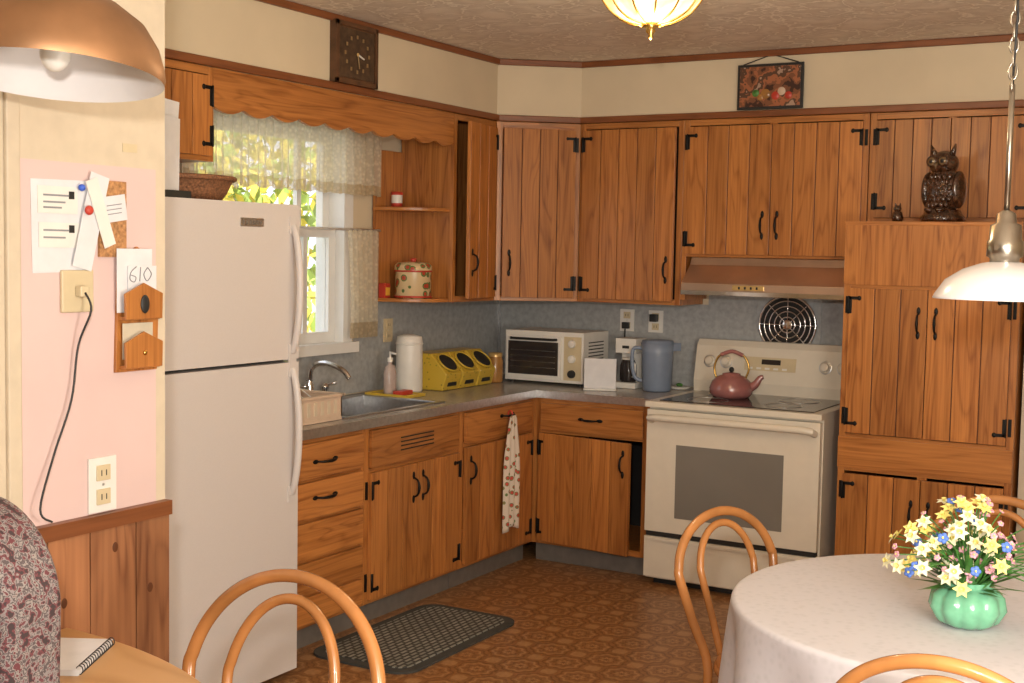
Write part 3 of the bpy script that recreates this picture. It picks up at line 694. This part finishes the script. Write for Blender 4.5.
b = MB('match_box'); b.box(.035, .075, -1.235, -1.19, ZB+.0185, ZB+.09, red); b.box(.04, .077, -1.23, -1.195, ZB+.03, ZB+.07, orange); b.finish(.002)

b = MB('hanging_dish_towel')
def tw(u, v):
    w = .026+.045*min(1, v*2.2)**.7
    a = (u-.5)*2
    return (.652+.010*math.cos(a*9)*min(1, v*3)+.006, -.955+a*w, .80-v*.55-.03*abs(a)*v)
b.grid(tw, 40, 24, towelm)
b.tube([(.643+.012*math.cos(t), -.955, .805+.018*math.sin(t)) for t in [k*2*pi/16 for k in range(16)]], .004, red, seg=8, closed=True)
o = b.finish(0, False); sm = o.modifiers.new('solid', 'SOLIDIFY'); sm.thickness = .006

def rrect(x0, x1, y0, y1, r, n=8):
    P = []
    for cx, cy, a0 in ((x1-r, y1-r, 0), (x0+r, y1-r, pi/2), (x0+r, y0+r, pi), (x1-r, y0+r, 1.5*pi)):
        for k in range(n+1): a = a0+pi/2*k/n; P.append((cx+r*math.cos(a), cy+r*math.sin(a)))
    return P
b = MB('floor_rug'); Mr = T(.865, -2.07, 0, .0)
b.prism(rrect(-.245, .245, -.44, .44, .09), .0005, .010, rugedge, Mr); b.prism(rrect(-.205, .205, -.40, .40, .06), .010, .014, rugm, Mr); b.finish()

# ------------------------------------------------------------------ soffit decor
b = MB('wall_clock'); Mc = T(.331, -1.865, 2.452, R90)
b.box(-.15, .15, -.03, 0, -.132, .132, clockf, Mc); b.box(-.125, .125, -.034, -.03, -.105, .105, clockd, Mc)
for s in (-1, 1):
    b.box(-.15, .15, -.038, -.03, s*.122-.010, s*.122+.010, clockf, Mc); b.box(s*.14-.010, s*.14+.010, -.038, -.03, -.132, .132, clockf, Mc)
for k in range(12):
    a = k*pi/6; x, z = .085*math.sin(a), .075*math.cos(a); b.box(x-.006, x+.006, -.036, -.034, z-.008, z+.008, dullgold, Mc)
b.tube([(0, -.038, 0), (.012, -.038, -.06)], .003, dullgold, Mc, 6); b.tube([(0, -.038, 0), (.045, -.038, -.015)], .004, whitep, Mc, 6)
b.ell((0, -.038, 0), (.008, .004, .008), gold, Mc); b.finish(.004)
b = MB('hanging_picture'); Mc = T(1.72, -.353, 0)
b.box(-.165, .165, -.012, 0, 2.322, 2.54, rubber, Mc); b.box(-.152, .152, -.015, -.011, 2.335, 2.527, picm, Mc)
for x, z, r, m in ((-.02, 2.395, .024, amber), (.03, 2.385, .02, red), (.06, 2.405, .02, tan), (-.07, 2.40, .018, green), (-.045, 2.38, .016, amber), (.095, 2.385, .018, red)):
    b.lathe([(0, .004), (r*.8, .003), (r, 0)], m, Mc @ Matrix.Translation((x, -.0155, z)) @ Matrix.Rotation(pi/2, 4, 'X'), 20)
b.tube([(-.14, -.006, 2.54), (-.02, .01, 2.580), (.0, .012, 2.583), (.02, .01, 2.580), (.14, -.006, 2.54)], .003, rubber, Mc, 6); b.finish(.002)

b = MB('owl_figurine'); Mo = T(2.59, -.53, 1.7725, -.35) @ Matrix.Diagonal((1.1, 1.1, 1.1, 1))
b.lathe([(0, 0), (.085, 0), (.088, .02), (.075, .035), (.07, .05), (0, .05)], owlm, Mo, 20)
b.lathe([(0, .04), (.05, .045), (.068, .08), (.075, .12), (.072, .16), (.06, .19), (.05, .205)], owlm, Mo, 24, sy=.8)
b.ell((0, -.005, .235), (.060, .052, .052), owlm, Mo, 20, 12)
for s in (-1, 1):
    b.ell((s*.068, .0, .13), (.022, .045, .075), owlm, Mo); b.tube([(s*.035, -.01, .265), (s*.045, -.012, .285), (s*.055, -.015, .312)], [.016, .011, .002], owlm, Mo, 8)
    Me = Mo @ Matrix.Translation((s*.025, -.054, .242)) @ Matrix.Rotation(pi/2, 4, 'X')
    b.lathe([(.023, -.01), (.023, .004), (.012, .005)], owlm, Me, 16); b.lathe([(.016, .005), (.008, .008)], owleye, Me, 16); b.ell((0, 0, .007), (.008, .008, .004), rubber, Me)
    b.ell((s*.025, -.06, .05), (.02, .022, .012), owlm, Mo)
b.tube([(0, -.055, .235), (0, -.068, .225), (0, -.066, .21)], [.008, .007, .001], owleye, Mo, 8)
for r in range(6):
    for q in range(-2, 3): b.ell((q*.02+(.01 if r % 2 else 0), -.052+abs(q)*.005, .07+r*.022), (.011, .012, .014), owlm, Mo, 8, 5)
b.finish()
b = MB('small_figurine'); Ms = T(2.40, -.56, 1.7725, -.4)
b.lathe([(0, 0), (.022, 0), (.027, .02), (.02, .045), (.012, .05)], owlm, Ms, 16); b.ell((0, -.002, .06), (.018, .017, .016), owlm, Ms)
for s in (-1, 1): b.tube([(s*.010, 0, .07), (s*.013, 0, .085)], [.006, .002], owlm, Ms, 8); b.ell((s*.007, -.017, .062), (.004, .003, .004), owleye, Ms, 8, 6)
b.finish()

# ------------------------------------------------------------------ lights (fixtures)
LX, LY = 2.095, -2.62
b = MB('ceiling_light'); Ml = T(LX, LY, .03)
b.lathe([(0, 2.575), (.09, 2.575), (.085, 2.56), (.03, 2.55), (.012, 2.54)], brass, Ml, 32); b.tube([(0, 0, 2.55), (0, 0, 2.29)], .006, brass, Ml)
b.lathe([(.172, 2.435), (.168, 2.43), (.155, 2.39), (.12, 2.345), (.07, 2.318), (.0, 2.308)], alab, Ml, 48, flute=.08, nf=12)
b.lathe([(.164, 2.435), (.15, 2.39), (.115, 2.35), (.0, 2.315)], alab, Ml, 48, flute=.08, nf=12)
for k in range(12):
    a = k*pi/6
    b.tube(smoothpts([(r*math.cos(a), r*math.sin(a), z) for r, z in ((.178, 2.433), (.162, 2.392), (.126, 2.345), (.075, 2.315), (.03, 2.306))], 3), .003, brass, Ml, 6)
b.lathe([(.022, 2.312), (.03, 2.304), (.014, 2.296), (.016, 2.286), (.007, 2.276), (.009, 2.268), (0, 2.258)], brass, Ml, 20)
for k in range(3):
    a = k*2*pi/3; b.tube([(.02*math.cos(a), .02*math.sin(a), 2.55), (.1*math.cos(a), .1*math.sin(a), 2.52), (.165*math.cos(a), .165*math.sin(a), 2.44)], .005, brass, Ml)
o = b.finish()
PXr, PYr = 3.275, -3.14
b = MB('pendant_lamp'); Ml = T(PXr, PYr, 0)
b.lathe([(0, 2.605), (.06, 2.605), (.055, 2.585), (.01, 2.575)], nickel, Ml, 24)
z = 2.575; k = 0
while z > 2.03:
    A = k % 2*pi/2; Mq = Ml @ Matrix.Translation((0, 0, z-.018)) @ Matrix.Rotation(A, 4, 'Z')
    b.tube([(.010*math.cos(t), 0, .020*math.sin(t)) for t in [q*2*pi/12 for q in range(12)]], .0028, nickel, Mq, 6, closed=True); z -= .031; k += 1
b.tube([(.006, 0, 2.58), (-.006, .004, 2.4), (.006, -.004, 2.2), (0, 0, 2.02)], .003, rubber, Ml, 6)
b.tube([(0, 0, 2.03), (0, 0, 1.72)], .007, nickel, Ml)
b.lathe([(.010, 1.73), (.022, 1.722), (.024, 1.70), (.036, 1.695), (.038, 1.66), (.042, 1.655), (.042, 1.62), (.034, 1.615), (.034, 1.60)], nickel, Ml, 28)
b.lathe([(.036, 1.606), (.052, 1.603), (.095, 1.588), (.135, 1.562), (.160, 1.525), (.163, 1.516), (.158, 1.516), (.130, 1.556), (.09, 1.580), (.036, 1.598)], shadeglass, Ml, 48)
b.finish()
Dx, Dy = 1.85, -4.75
b = MB('copper_pendant_lamp'); zr = 1.915
Ml = T(Dx, Dy, zr+.17) @ Matrix.Rotation(math.radians(-7), 4, Vector((math.cos(pi/6-.15), math.sin(pi/6-.15), 0))) @ Matrix.Translation((0, 0, -zr-.17))
b.lathe([(.198, zr), (.200, zr+.012), (.197, zr+.03), (.186, zr+.065), (.160, zr+.105), (.115, zr+.138), (.06, zr+.155), (.045, zr+.16), (.04, zr+.18), (.03, zr+.19), (.012, zr+.20)], copper, Ml, 56)
b.lathe([(.198, zr), (.192, zr+.012), (.180, zr+.06), (.153, zr+.098), (.108, zr+.13), (0, zr+.148)], shadewhite, Ml, 56)
b.lathe([(.022, zr+.14), (.024, zr+.07), (0, zr+.07)], rubber, Ml, 20); b.ell((0, 0, zr+.045), (.028, .028, .035), whitep, Ml)
pt = Ml @ Vector((0, 0, zr+.195))
b.tube([pt, (pt.x, pt.y, 2.60)], .004, rubber, seg=8); b.lathe([(0, 2.605), (.05, 2.605), (.045, 2.58), (0, 2.575)], copper, T(pt.x, pt.y, 0), 24)
b.finish()

# ------------------------------------------------------------------ partition wall things
b = MB('pinned_notes')
def note(y0, y1, z0, z1, m, d, rot=0):
    c = Matrix.Translation((PX+d, (y0+y1)/2, (z0+z1)/2)) @ Matrix.Rotation(rot, 4, 'X')
    b.box(0, .0008, -(y1-y0)/2, (y1-y0)/2, -(z1-z0)/2, (z1-z0)/2, m, c)
note(-4.53, -4.375, 1.545, 1.75, paper, .001, .02); note(-4.515, -4.405, 1.675, 1.735, whitep, .003); note(-4.512, -4.40, 1.60, 1.655, whitep, .003)
for (ya2, yb2, zz) in ((-4.50, -4.43, 1.715), (-4.50, -4.44, 1.70), (-4.50, -4.45, 1.688), (-4.50, -4.43, 1.638), (-4.50, -4.44, 1.622)): note(ya2, yb2, zz-.002, zz+.002, ink, .004)
note(-4.43, -4.415, 1.708, 1.725, rubber, .004); note(-4.43, -4.415, 1.633, 1.65, rubber, .004)
b.box(PX+.0005, PX+.008, -4.345, -4.265, 1.58, 1.755, cork)
note(-4.40, -4.345, 1.55, 1.77, paper, .010, -.25); note(-4.365, -4.33, 1.60, 1.76, whitep, .014, .35); note(-4.36, -4.27, 1.66, 1.72, paper, .012, .15)
for zz in (1.70, 1.69, 1.68): note(-4.33, -4.285, zz-.001, zz+.001, ink, .0135, .15)
b.ell((PX+.018, -4.385, 1.685), (.008, .011, .011), red); b.ell((PX+.012, -4.40, 1.735), (.008, .008, .008), bluepin); b.finish()
b = MB('wooden_letter_holder')
prof = [(-4.30, 1.31), (-4.17, 1.31), (-4.165, 1.45), (-4.175, 1.53), (-4.20, 1.585), (-4.232, 1.605), (-4.265, 1.585), (-4.29, 1.54), (-4.295, 1.45)]
Mh = Matrix.Translation((PX+.001, 0, 0)) @ Matrix(((0, 0, 1, 0), (1, 0, 0, 0), (0, 1, 0, 0), (0, 0, 0, 1)))
b.prism(prof, 0, .008, woodv, Mh, .4)
for z in (1.33, 1.445):
    b.box(PX+.008, PX+.03, -4.290, -4.18, z-.012, z-.004, woodv)
    b.prism([(-4.292, z-.01), (-4.178, z-.01), (-4.176, z+.05), (-4.20, z+.06), (-4.235, z+.075), (-4.27, z+.06), (-4.294, z+.05)], .028, .034, woodv, Mh, .3)
b.box(PX+.012, PX+.014, -4.30, -4.19, 1.45, 1.60, paper); b.box(PX+.016, PX+.018, -4.27, -4.18, 1.46, 1.56, paper, tint=.1)
def stroke(p): b.tube(smoothpts([(PX+.0195, y, z) for y, z in p], 4), .0014, ink, seg=5)
stroke([(-4.245, 1.558), (-4.262, 1.545), (-4.265, 1.528), (-4.252, 1.522), (-4.247, 1.533), (-4.262, 1.538)])
stroke([(-4.232, 1.557), (-4.235, 1.523)])
stroke([(-4.21, 1.556), (-4.222, 1.54), (-4.212, 1.524), (-4.198, 1.54), (-4.21, 1.556)])
b.box(PX+.014, PX+.016, -4.285, -4.19, 1.34, 1.425, kraft)
b.ell((PX+.037, -4.235, 1.47), (.004, .014, .022), rubber); b.ell((PX+.037, -4.235, 1.355), (.004, .006, .006), brass); b.finish(.0015)
b = MB('phone_jack_plate'); b.box(PX+.0005, PX+.01, -4.455, -4.365, 1.455, 1.55, ivory); b.box(PX+.01, PX+.03, -4.42, -4.395, 1.49, 1.515, ivory); b.finish(.003)
b = MB('telephone_cord'); b.tube(smoothpts([(PX+.03, -4.408, 1.50), (PX+.045, -4.405, 1.46), (PX+.02, -4.42, 1.38), (PX+.02, -4.44, 1.26), (PX+.02, -4.49, 1.14), (PX+.035, -4.54, 1.03), (PX+.05, -4.52, 1.0)]), .0025, rubber, seg=8); b.finish()
b = MB('masking_tape'); b.box(PX+.0005, PX+.0015, -4.27, -4.225, 1.825, 1.845, ivory); b.finish()

# ------------------------------------------------------------------ chairs
def chair(name, x, y, rot, s=1.0, hw=.225, ht=.925):
    b = MB(name); M = T(x, y, 0, rot) @ Matrix.Diagonal((s, s, 1, 1))
    b.lathe([(0, .452), (.15, .448), (.185, .452), (.20, .46), (.202, .47), (.195, .478), (.17, .476), (.15, .468), (0, .462)], chairw, M, 40)
    b.tube([(.195*math.cos(2*pi*i/40), .195*math.sin(2*pi*i/40), .452) for i in range(40)], .014, chairw, M, 10, closed=True)
    for sx in (-1, 1):
        b.tube(smoothpts([(sx*.13, -.12, .455), (sx*.155, -.15, .25), (sx*.185, -.19, 0)]), [.017-.0004*i for i in range(13)], chairw, M, 12)
    for r0, z in ((.165, .24),):
        b.tube([(r0*math.cos(2*pi*i/40), r0*math.sin(2*pi*i/40), z) for i in range(40)], .010, chairw, M, 10, closed=True)
    yb = lambda z: .165+max(0, z-.46)*.26
    pts = [(-.175, .23, 0), (-.16, .19, .22), (-.15, .165, .44)]
    zc = .70; hh = ht-zc
    H = [(hw*math.cos(a), .0, zc+hh*math.sin(a)) for a in [pi-k*pi/20 for k in range(21)]]
    pts += [(-hw*.87, yb(.58), .58)]+[(px, yb(pz), pz) for px, _, pz in H]+[(hw*.87, yb(.58), .58)]
    pts += [(.15, .165, .44), (.16, .19, .22), (.175, .23, 0)]
    b.tube(smoothpts(pts, 4), .0140, chairw, M, 12)
    iw = hw*.56; ih = hh*.80
    I = [(-.075, yb(.46)+.01, .45), (-iw*.85, yb(.58), .58)]+[(iw*math.cos(a), yb(zc+ih*math.sin(a)), zc+ih*math.sin(a)) for a in [pi-k*pi/16 for k in range(17)]]+[(iw*.85, yb(.58), .58), (.075, yb(.46)+.01, .45)]
    b.tube(smoothpts(I, 4), .0112, chairw, M, 12)
    return b.finish()
chair('dining_chair', 2.105, -4.655, 0.0, 1.04, .240, .925)
tcx, tcy = 3.247, -3.157
chair('dining_chair', 2.72, -2.985, math.radians(90-20), .96, .215, .862)
chair('dining_chair', 3.17, -2.60, 0, .96, .22, .885)
chair('dining_chair', 3.350, -3.80, pi, .98, .225, .885)
R = .58
b = MB('round_dining_table'); Mt_ = T(tcx, tcy, 0)
b.lathe([(0, .72), (.56, .72), (.57, .73), (.57, .748), (0, .748)], tabw, Mt_, 48)
b.lathe([(.09, .72), (.07, .68), (.045, .62), (.05, .5), (.065, .35), (.05, .25), (.07, .18), (.07, .12), (0, .12)], tabw, Mt_, 28)
for k in range(4):
    a = pi/4+k*pi/2; b.tube(smoothpts([(.04*math.cos(a), .04*math.sin(a), .17), (.18*math.cos(a), .18*math.sin(a), .13), (.30*math.cos(a), .30*math.sin(a), .025)]), .024, tabw, Mt_, 10)
b.finish(.002)
b = MB('tablecloth')
def tcf(u, v):
    a = u*2*pi
    if v < .5: r = R*(v/.5); z = .7525
    elif v < .6: t = (v-.5)/.1; r = R+.014*math.sin(t*pi/2); z = .7525-.014*(1-math.cos(t*pi/2))
    else:
        t = (v-.6)/.4; r = R+.014+(.022*math.sin(a*15+math.sin(a*4))+.014*math.sin(a*8+1)+.006)*t**.8; z = .7385-.235*t-.012*math.sin(a*4)*t
    return (tcx+r*math.cos(a), tcy+r*math.sin(a), z)
b.grid(tcf, 240, 40, linen); o = b.finish(0, False)
vx, vy = 3.255, -3.315
b = MB('pumpkin_vase'); Mv_ = T(vx, vy, .7535)
b.lathe([(0, 0), (.045, 0), (.07, .015), (.086, .045), (.080, .075), (.058, .095), (.045, .098), (.05, .108), (.044, .108), (.04, .095), (0, .06)], vaseg, Mv_, 72, flute=.10, nf=10); b.finish()
b = MB('flower_bouquet')
def flower(c, n, kind, s):
    n = Vector(n).normalized(); q = n.to_track_quat('Z', 'Y').to_matrix().to_4x4(); M = Matrix.Translation(c) @ q
    if kind == 'd' or kind == 'w':
        m = petaly if kind == 'd' else petalw
        for k in range(6):
            a = k*pi/3; M2 = M @ Matrix.Rotation(a, 4, 'Z')
            v = b.vs([(0, 0, 0), (s*.45, -s*.30, s*.12), (s, 0, s*.05), (s*.45, s*.30, s*.12)], M2); b.face(v, m)
        b.lathe([(s*.12, 0), (s*.2, s*.3), (s*.3, s*.42)], petaly, M, 10)
    else:
        m = petalp if kind == 'p' else petalb
        for k in range(5):
            a = k*2*pi/5; b.ell((s*.45*math.cos(a), s*.45*math.sin(a), 0), (s*.4, s*.4, s*.2), m, M, 8, 5)
        b.ell((0, 0, s*.2), (s*.2,)*3, petaly, M, 6, 4)
top = Vector((vx, vy, .86))
for k in range(190):
    a = random.uniform(0, 2*pi); el = random.uniform(.05, 1.45); L = random.uniform(.06, .215)
    dv = Vector((math.cos(a)*math.cos(el)*1.05, math.sin(a)*math.cos(el)*1.05, math.sin(el)*.85+.08))
    p = top+dv*L; r = random.random()
    side = dv.x*.866+dv.y*.5
    if side > .2 and r < .8: kd, s = 'p', random.uniform(.008, .014)
    elif r < .32: kd, s = 'w', .021
    elif r < .58: kd, s = 'd', .021
    elif r < .75: kd, s = 'b', random.uniform(.011, .017)
    else: kd, s = 'p', random.uniform(.008, .012)
    mid = top+dv*L*.5+Vector((0, 0, .02))
    b.tube(smoothpts([top-Vector((0, 0, .03))+Vector((dv.x*.02, dv.y*.02, 0)), mid, p], 4), .0016, green, seg=5)
    flower(p, dv+Vector((.3, -.5, .1)), kd, s)
for k in range(150):
    a = random.uniform(0, 2*pi); el = random.uniform(.0, 1.4); L = random.uniform(.07, .17)
    dv = Vector((math.cos(a)*math.cos(el), math.sin(a)*math.cos(el), math.sin(el)+.1)); sd = dv.cross(Vector((0, 0, 1))).normalized()*.008
    base = top+Vector((dv.x*.02, dv.y*.02, -.02)); mid = base+dv*L*.5; tip = base+dv*L-Vector((0, 0, .02*random.random()))
    v = [b.bm.verts.new(q) for q in (base-sd*.5, mid-sd, tip, mid+sd, base+sd*.5)]; b.face(v, green)
b.finish(0, False)

# ------------------------------------------------------------------ left table, notebook, upholstered chair
b = MB('wooden_side_table')
def bow(s):
    P = [(1.53, -5.05)]
    for k in range(25):
        a = pi/2-k/24*pi/2; P.append((1.53+(.85-s)*math.cos(a), -5.0+(.535-s)*math.sin(a)))
    P.append((1.53+.85-s, -5.05)); return P[::-1]
b.prism(bow(0), .725, .75, tabw, tint=.6); b.prism(bow(.05), .64, .725, tabw, tint=.4)
for x, y in ((1.55, -5.04), (1.55, -4.60), (2.27, -5.04)): b.box(x, x+.045, y, y+.045, 0, .64, tabw)
b.finish(.005)
b = MB('spiral_notebook'); Mn = T(1.70, -4.63, .7505, .5)
b.box(-.075, .075, -.10, .10, 0, .012, paper, Mn); b.box(-.077, .077, -.102, .102, .012, .0135, paper, Mn)
for k in range(16): b.tube([(.075+.007*math.cos(t), -.093+k*.0125, .010+.009*math.sin(t)) for t in [q*2*pi/10 for q in range(10)]], .0012, rubber, Mn, 5, closed=True)
b.finish()
b = MB('upholstered_chair')
cx, cy = 1.975, -5.17
hw, zt = .31, 1.225
pr = []
for k in range(13): a = k*pi/2/12; pr.append((hw-.16+.16*math.sin(a), zt-.16+.16*math.cos(a)))
prof = [(-hw+.02, .40)]+[(-x, z) for x, z in pr][::-1]+pr+[(hw-.02, .40)]
Mu = Matrix.Translation((cx, cy+.055, 0)) @ Matrix(((1, 0, 0, 0), (0, 0, -1, 0), (0, 1, 0, 0), (0, 0, 0, 1)))
b.prism(prof, 0, .11, floral, Mu)
b.box(cx-.27, cx+.27, cy+.055, cy+.30, .36, .47, floral)
for x in (cx-.26, cx+.22):
    b.box(x, x+.04, cy-.04, cy+.0, 0, .40, trimw); b.box(x, x+.04, cy+.24, cy+.28, 0, .36, trimw)
o = b.finish(.03); o.modifiers['bevel'].segments = 5
for f in o.data.polygons: f.use_smooth = True

# ------------------------------------------------------------------ lights
def light(name, typ, loc, energy, col, size=.3, target=None):
    l = bpy.data.lights.new(name, typ); l.energy = energy; l.color = col
    if typ == 'AREA': l.size = size
    elif typ == 'POINT': l.shadow_soft_size = size
    o = bpy.data.objects.new(name, l); sc.collection.objects.link(o); o.location = loc
    if target is not None: o.rotation_euler = (Vector(target)-Vector(loc)).to_track_quat('-Z', 'Y').to_euler()
    return o
light('ceiling_bulb', 'POINT', (LX, LY, 2.22), 15, (1, .78, .50), .08)
light('ceiling_bulb_up', 'POINT', (LX, LY, 2.50), 6, (1, .80, .55), .05)
light('room_fill', 'AREA', (4.7, -5.6, 2.4), 34, (1, .88, .73), 1.0, (1.4, -.8, .9))  # unseen area fill added to brighten the room, no fixture here
light('bounce_fill', 'AREA', (4.0, -4.8, 1.2), 46, (1, .92, .80), .6, (2.2, -2.4, 2.6))  # added upward fill, out of view, lifts the ceiling brightness
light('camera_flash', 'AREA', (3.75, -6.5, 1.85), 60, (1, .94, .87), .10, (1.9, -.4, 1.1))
sun = bpy.data.lights.new('sun', 'SUN'); sun.energy = 7; sun.color = (1, .96, .88); so = bpy.data.objects.new('sun', sun); sc.collection.objects.link(so)
so.rotation_euler = Vector((-1, .5, -.9)).to_track_quat('-Z', 'Y').to_euler()
w = bpy.data.worlds.new('world'); sc.world = w; w.use_nodes = True
bg = w.node_tree.nodes['Background']
sky = w.node_tree.nodes.new('ShaderNodeTexSky'); sky.sky_type = 'HOSEK_WILKIE'
try: sky.sun_direction = (.6, -.3, .6); sky.turbidity = 5
except Exception: pass
mx = w.node_tree.nodes.new('ShaderNodeMixRGB'); mx.inputs[0].default_value = .85; mx.inputs[2].default_value = (.9, .93, 1, 1)
w.node_tree.links.new(sky.outputs[0], mx.inputs[1]); w.node_tree.links.new(mx.outputs[0], bg.inputs[0]); bg.inputs[1].default_value = 1.9

# ------------------------------------------------------------------ camera
cam = bpy.data.cameras.new('camera'); co = bpy.data.objects.new('camera', cam); sc.collection.objects.link(co)
cam.sensor_width = 36; cam.lens = 1282/1024*36; cam.clip_start = .05
co.matrix_world = Matrix.Translation((3.8, -6.42, 1.61)) @ Matrix.Rotation(math.radians(30), 4, 'Z') @ Matrix.Rotation(math.radians(90-4.02), 4, 'X') @ Matrix.Rotation(math.radians(1.06), 4, 'Z')
sc.camera = co
sc.view_settings.view_transform = 'Standard'
